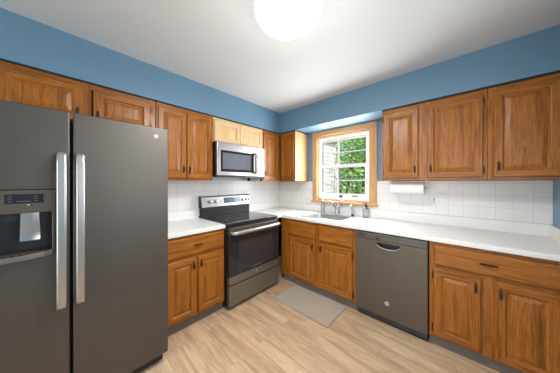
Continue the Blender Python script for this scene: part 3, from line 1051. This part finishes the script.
lip.build('handle', 'handle_steel', dwo, smooth=True)
fc = MB()      # fill between the lip and the pocket's lower corners
for sgn in (-1, 1):
    poly = [(0.30 + sgn * 0.096, 0.7215)]
    for k in range(7):
        s = k / 6
        poly.append((0.30 + sgn * (0.098 * (1 - s)), 0.757 - 0.034 * (1 - (1 - s) ** 2) ** 0.7))
    poly.append((0.30, 0.7215))
    fc.prism(poly, 0.634, 0.640, lambda a, b_, w: (a, -w, b_))
fc.build('pocket_rim', 'slate_warm', dwo)
cs_ = MB().wb(0.0, DWW, 0.5985, 0.643, 0.7915, 0.856).build('control_strip', 'slate', c, bevel=0.004)
vt = MB()
for k in range(6):
    vt.wb(0.03, 0.09, 0.6432, 0.6438, 0.812 + k * 0.005, 0.8145 + k * 0.005)
vt.build('vent_slots', 'black', cs_)
MB().wb(0.195, 0.225, 0.6432, 0.645, 0.802, 0.822).build('cycle_button', 'black', cs_)
for uu in (0.26, 0.305, 0.35, 0.395, 0.44, 0.515, 0.545):
    MB().wb(uu, uu + 0.024, 0.6432, 0.6437, 0.815, 0.8185).build('control_mark', 'badge_ink', cs_)
badge(dwo, 0.292, 0.222, 0.6402, 0.020)

# ------------------------------------------------------------------ sink and what stands around it
c = thing('sink', 'stainless steel sink set in the white worktop under the window', 'sink', (1.19, -0.345, CT))


def rr_ring(w, h, r, z, oy=0.0):
    return [(a, b_ + oy, z) for a, b_ in rounded_rect(w, h, r)]


sk = MB()
rings = [rr_ring(0.585, 0.475, 0.04, 0.0), rr_ring(0.585, 0.475, 0.04, 0.005), rr_ring(0.565, 0.455, 0.035, 0.008), rr_ring(0.515, 0.375, 0.05, 0.006, -0.018),
         rr_ring(0.500, 0.360, 0.05, -0.01, -0.018), rr_ring(0.475, 0.335, 0.05, -0.15, -0.018), rr_ring(0.42, 0.28, 0.05, -0.172, -0.018), rr_ring(0.10, 0.10, 0.045, -0.176, -0.018)]
P = [p for r in rings for p in r]
n_ = len(rings[0])
F = []
for i in range(len(rings) - 1):
    for s in range(n_):
        t_ = (s + 1) % n_
        F.append((i * n_ + s, i * n_ + t_, (i + 1) * n_ + t_, (i + 1) * n_ + s))
F.append(tuple((len(rings) - 1) * n_ + s for s in range(n_)))
sk.add(P, F)
sk.build('basin', 'sink_steel', c, smooth=True)
MB().lathe([(0.045, -0.1755), (0.045, -0.173), (0.03, -0.172), (0.028, -0.175), (0.004, -0.175)], 20, 'z', (0, -0.018, 0)).build('drain', 'chrome', c, smooth=True)

FX, FY = 1.212, -0.140
c = thing('faucet', 'chrome single-lever kitchen faucet behind the sink', 'faucet', (FX, FY, CT + 0.008))
MB().lathe([(0.032, 0.0), (0.032, 0.006), (0.026, 0.012), (0.024, 0.07), (0.026, 0.095), (0.024, 0.115), (0.014, 0.126)], 20).build('base', 'chrome', c, smooth=True)
sp = MB()
sp.tube([(0, 0, 0.045), (-0.012, -0.025, 0.085), (-0.026, -0.06, 0.14), (-0.035, -0.085, 0.168), (-0.043, -0.105, 0.178), (-0.050, -0.128, 0.172), (-0.054, -0.142, 0.155), (-0.055, -0.146, 0.125)],
        [0.014, 0.0135, 0.0125, 0.012, 0.012, 0.012, 0.0125, 0.013], 12)
sp.build('spout', 'chrome', c, smooth=True)
MB().tube([(0.0, 0.0, 0.125), (0.012, 0.006, 0.15), (0.045, 0.02, 0.178), (0.075, 0.032, 0.19)], [0.012, 0.010, 0.008, 0.006], 10).build('lever', 'chrome', c, smooth=True)

c = thing('side_sprayer', 'chrome side sprayer at the back right corner of the sink', 'sprayer', (1.425, -0.138, CT + 0.008))
MB().lathe([(0.024, 0.0), (0.024, 0.006), (0.016, 0.014), (0.014, 0.03)], 16).build('base', 'dark_grey', c, smooth=True)
MB().tube([(0, 0, 0.025), (0, 0, 0.08), (-0.004, -0.006, 0.115), (-0.014, -0.02, 0.14)], [0.012, 0.014, 0.016, 0.013], 12).build('spray_head', 'chrome', c, smooth=True)


def pump_bottle(name, label, loc, w, h, square, body_mat, pump_mat, ph, turn=0.0):
    t = thing(name, label, 'soap bottle', loc, turn)
    mb = MB()
    if square:
        rs = []
        for s, zz in ((0.94, 0.0), (1, 0.006), (1, h * 0.86), (0.8, h * 0.95), (0.4, h), (0.36, h + 0.012)):
            rs.append([(a * s, b_ * s, zz) for a, b_ in rounded_rect(w, w, w * 0.18, 3)])
        n2 = len(rs[0])
        P = [p for r in rs for p in r]
        F = [(i * n2 + s, i * n2 + (s + 1) % n2, (i + 1) * n2 + (s + 1) % n2, (i + 1) * n2 + s) for i in range(len(rs) - 1) for s in range(n2)]
        F += [tuple(reversed(range(n2))), tuple((len(rs) - 1) * n2 + s for s in range(n2))]
        mb.add(P, F)
    else:
        mb.lathe([(w * 0.46, 0.0), (w * 0.5, 0.006), (w * 0.5, h * 0.72), (w * 0.42, h * 0.88), (w * 0.2, h), (w * 0.2, h + 0.012)], 20)
    mb.build('bottle', body_mat, t, smooth=True)
    pm = MB()
    pm.lathe([(w * 0.24, h + 0.0122), (w * 0.24, h + 0.03), (0.005, h + 0.032), (0.005, h + ph - 0.012), (0.012, h + ph - 0.01), (0.012, h + ph), (0.008, h + ph + 0.003)], 14)
    pm.tube([(0, 0, h + ph - 0.004), (-0.02, -0.012, h + ph - 0.004), (-0.036, -0.022, h + ph - 0.012)], 0.006, 8)
    pm.build('pump', pump_mat, t, smooth=True)
    return t


pump_bottle('soap_dispenser', 'clear square soap bottle with a black pump right of the sink', (1.572, -0.075, CT), 0.072, 0.122, True, 'bottle', 'black', 0.062)
pump_bottle('soap_dispenser', 'slim bottle with a white pump left of the sink', (0.945, -0.068, CT), 0.052, 0.155, False, 'bottle', 'white_plastic', 0.085)

# ------------------------------------------------------------------ paper towels under the wall cabinet
c = thing('paper_towel_holder', 'slim metal paper towel holder fixed under the oak wall cabinet', 'towel holder', (1.872, -0.2, UB))
hd = MB()
hd.wb(-0.008, 0.03, -0.012, 0.012, -0.004, -0.0002)
hd.tube([(0.0, 0, -0.004), (0.0, 0, -0.052), (0.004, 0, -0.08), (0.011, 0, -0.083)], 0.004, 8)
hd.build('bracket', 'handle_steel', c, smooth=True)
hd = MB()
hd.wb(0.326, 0.348, -0.012, 0.012, -0.004, -0.0002)
hd.tube([(0.344, 0, -0.004), (0.344, 0, -0.072), (0.342, 0, -0.083), (0.333, 0, -0.083)], 0.004, 8)
hd.build('bracket', 'handle_steel', c, smooth=True)
hd = MB()
hd.tube([(0.01, 0, -0.083), (0.334, 0, -0.083)], 0.0055, 10)
hd.build('rod', 'handle_steel', c, smooth=True)
c = thing('paper_towel_roll', 'white paper towel roll hanging level under the oak wall cabinet', 'paper towels', (1.888, -0.2, UB - 0.083))
pr = MB()
R1, R0 = 0.060, 0.02
pr.lathe([(R0, 0.0), (R1, 0.0), (R1, 0.300), (R0, 0.300)], 36, 'x', cap=False)
pr.build('sheets', 'paper', c, smooth=True)
MB().lathe([(R0 - 0.0015, 0.001), (R0 - 0.0002, 0.001), (R0 - 0.0002, 0.299), (R0 - 0.0015, 0.299), (R0 - 0.0015, 0.001)], 24, 'x', cap=False).build('core', 'trim_v', c, smooth=True)


# ------------------------------------------------------------------ wall plates
def wall_plate(label, u, z, w, h, gangs, cat='outlet'):
    t = thing('wall_outlet', label, cat, (u, -0.0072, z))
    MB().prism(rounded_rect(w, h, 0.006), 0.0, 0.0062, lambda a, b_, wv: (a, -wv, b_)).build('plate', 'white_plastic', t, bevel=0.002)
    for k in range(gangs):
        x = (k - (gangs - 1) / 2) * 0.046
        g = MB().wb(x - 0.0165, x + 0.0165, 0.006, 0.0085, -0.033, 0.033).build('receptacle', 'white_plastic', t, bevel=0.001)
        s = MB()
        for zz in (-0.019, 0.019):
            s.wb(x - 0.007, x - 0.004, 0.0086, 0.0089, zz - 0.005, zz + 0.005)
            s.wb(x + 0.004, x + 0.007, 0.0086, 0.0089, zz - 0.004, zz + 0.004)
        if gangs > 1 and k == 0:
            s.wb(x - 0.006, x + 0.006, 0.0086, 0.0092, -0.006, 0.006)
        s.build('slots', 'black', g)
    return t


wall_plate('white double outlet plate on the tile right of the paper towels', 2.275, 1.166, 0.116, 0.118, 2)
wall_plate('small white outlet plate on the tile left of the window', 0.650, 1.155, 0.07, 0.115, 1)

# ------------------------------------------------------------------ ceiling lamp and downlight
LX, LY = 1.712, -1.776
c = thing('ceiling_lamp', 'round white opal glass ceiling lamp, lit', 'lamp', (LX, LY, CEIL))
MB().lathe([(0.155, -0.022), (0.165, -0.018), (0.165, -0.0005)], 48).build('mount', 'white_plastic', c, smooth=True)
pf = [(0.150, -0.0225), (0.178, -0.030), (0.192, -0.05), (0.196, -0.08), (0.192, -0.11), (0.178, -0.135), (0.150, -0.152), (0.10, -0.163), (0.05, -0.168), (0.01, -0.169)]
MB().lathe(pf, 48).build('glass_shade', 'lamp_glass', c, smooth=True)
la = area('ceiling_lamp_downlight', (LX, LY, CEIL - 0.175), (0, 0, -1), 0.3, 0.3, 19, (1.0, 0.98, 0.95))
la.data.shape = 'DISK'
ld_ = bpy.data.lights.new('ceiling_lamp_light', 'POINT')
ld_.energy = 6
ld_.color = (1.0, 0.98, 0.95)
ld_.shadow_soft_size = 0.12
ll = bpy.data.objects.new('ceiling_lamp_light', ld_)
COL.objects.link(ll)
ll.location = (LX, LY, CEIL - 0.30)
c = thing('recessed_downlight', 'small round downlight in the soffit above the window', 'lamp', (1.20, -0.205, SOF))
MB().lathe([(0.062, -0.0002), (0.062, -0.004), (0.056, -0.006), (0.046, -0.004), (0.046, -0.0002)], 28, cap=False).build('trim_ring', 'white_plastic', c, smooth=True)
MB().lathe([(0.045, -0.0004), (0.045, -0.002), (0.01, -0.003)], 28).build('lens', 'downlight_lens', c, smooth=True)

# ------------------------------------------------------------------ floor mat
c = thing('floor_mat', 'grey woven mat on the floor in front of the sink cabinet', 'mat', (1.205, -0.812, 0))
MB().box(-0.345, 0.345, -0.205, 0.205, 0.0005, 0.007).build('mat_body', 'mat', c, bevel=0.003)
ed = MB().plate([-0.352, -0.338, 0.338, 0.352], [-0.212, -0.198, 0.198, 0.212], {(1, 1)}, 0.0004, 0.009, lambda u, v, w: (u, v, w))
ed.build('mat_border', 'mat_edge', c, bevel=0.002)

# ------------------------------------------------------------------ outside the window
g = MB().box(-30, 25, -20, 60, -0.75, -0.6)
struct('ground', g, 'lawn')
# neighbouring house: clapboard walls, gable roof
c = thing('house', 'white clapboard house seen through the left panes of the window', 'house', (-5.2, 5.1, -0.6))
hw = MB()
x0, x1, y0, y1, H = -2.7, 2.7, -2.3, 1.95, 4.15
hw.box(x0, x1, y0, y1, 0, H)
xm = (x0 + x1) / 2
P = [(x0, y0, H), (x1, y0, H), (xm, y0, H + 1.6), (x0, y1, H), (x1, y1, H), (xm, y1, H + 1.6)]
hw.add(P, [(0, 1, 2), (3, 5, 4), (0, 3, 4, 1), (0, 2, 5, 3), (1, 4, 5, 2)])
for k in range(20):
    z = 0.05 + k * 0.2
    hw.prism([(y0, z), (y0 - 0.04, z), (y0, z + 0.19)], x0, x1, lambda a, b_, w: (w, a, b_))
    hw.prism([(x1, z), (x1 + 0.04, z), (x1, z + 0.19)], y0, y1, lambda a, b_, w: (a, w, b_))
hw.build('clapboard_wall', 'siding', c)
for ya, yb in ((y0 - 0.045, y0 + 0.1), (y1 - 0.1, y1 + 0.045)):
    MB().box(x1 - 0.1, x1 + 0.045, ya, yb, 0, H).build('corner_board', 'vinyl', c)
rf = MB()
for sg in (-1, 1):
    xe = xm + sg * ((x1 - x0) / 2 + 0.25)
    ze = H - 0.15
    P = [(xm, y0 - 0.2, H + 1.62), (xe, y0 - 0.2, ze), (xe, y1 + 0.2, ze), (xm, y1 + 0.2, H + 1.62)]
    P += [(a, b_, z + 0.12) for a, b_, z in P]
    rf.add(P, [(0, 1, 2, 3), (4, 7, 6, 5), (0, 4, 5, 1), (1, 5, 6, 2), (2, 6, 7, 3), (3, 7, 4, 0)])
rf.build('roof', 'roofing', c)


def leaves(n_, cx, cy, cz, rx, ry, rz_, size, rnd):
    mb = MB()
    for _ in range(n_):
        while True:
            p = Vector((rnd.uniform(-1, 1), rnd.uniform(-1, 1), rnd.uniform(-1, 1)))
            if 0.12 < p.length < 1:
                break
        q = Vector((cx + p.x * rx, cy + p.y * ry, cz + p.z * rz_))
        s = size * rnd.uniform(0.6, 1.35)
        a = Vector((rnd.gauss(0, 1), rnd.gauss(0, 1), rnd.gauss(0, 0.6))).normalized()
        b_ = a.cross(Vector((rnd.gauss(0, 1), rnd.gauss(0, 1), rnd.gauss(0, 1)))).normalized()
        mb.add([q - a * s, q - b_ * s * 0.45, q + a * s, q + b_ * s * 0.45], [(0, 1, 2, 3)], 0 if rnd.random() < 0.6 else 1)
    return mb


def tree(label, x, y, h, tr_, cr, seed, lean=0.0, n_=1300, size=0.11, mats=('leaf', 'leaf_dark')):
    rnd = random.Random(seed)
    t = thing('tree', label, 'tree', (x, y, -0.6), 0, 'trees outside the window')
    mb = MB()
    pts = [(0, 0, 0), (lean * 0.3, 0, h * 0.3), (lean * 0.65, 0.03, h * 0.6), (lean, 0.0, h * 0.95)]
    mb.tube(pts, [tr_, tr_ * 0.85, tr_ * 0.65, tr_ * 0.25], 10)
    for k in range(6):
        a = rnd.uniform(0, 2 * PI)
        f = rnd.uniform(0.35, 0.75)
        b0 = Vector((lean * f, 0, h * f))
        b1 = b0 + Vector((math.cos(a) * cr * 0.35, math.sin(a) * cr * 0.35, 0.25 * cr))
        b2 = b0 + Vector((math.cos(a) * cr * 0.75, math.sin(a) * cr * 0.75, 0.6 * cr))
        mb.tube([b0, b1, b2], [tr_ * 0.4, tr_ * 0.28, tr_ * 0.12], 7)
    mb.build('trunk', 'bark', t, smooth=True)
    leaves(n_, lean, 0, h * 0.72, cr, cr, h * 0.42, size, rnd).build('foliage', list(mats), t)
    return t


tree('leaning tree whose dark trunk crosses the upper panes of the window', -1.45, 5.9, 4.6, 0.10, 0.85, 3, 0.45, 700, 0.09)
tree('deep green tree at the right edge of the window', 0.1, 3.9, 3.6, 0.08, 0.68, 11, 0.05, 900, 0.08, ('leaf_dark', 'leaf'))
tree('bushy green tree behind the leaning tree, low in the right panes', -1.2, 8.6, 4.0, 0.11, 0.95, 5, 0.0, 1200, 0.11)
tree('tall leafy tree farthest back, seen past the house corner', -3.0, 11.6, 6.0, 0.16, 1.5, 17, -0.2, 1800, 0.15)
rnd_h = random.Random(23)
hg = leaves(2600, 0, 0, 2.6, 5.5, 1.2, 3.0, 0.2, rnd_h)
for k in range(12):
    x = -5 + k * 10 / 11
    hg.tube([(x, 0, 0), (x + 0.1, 0.05, 1.5), (x, 0, 3.6)], [0.07, 0.06, 0.03], 7, 0)
h_ = hg.build('hedge', ['leaf_dark', 'leaf'])
h_.location = (-4.6, 16.5, -0.6)
tag(h_, 'tall dense hedge closing the view behind the trees outside the window', 'hedge')
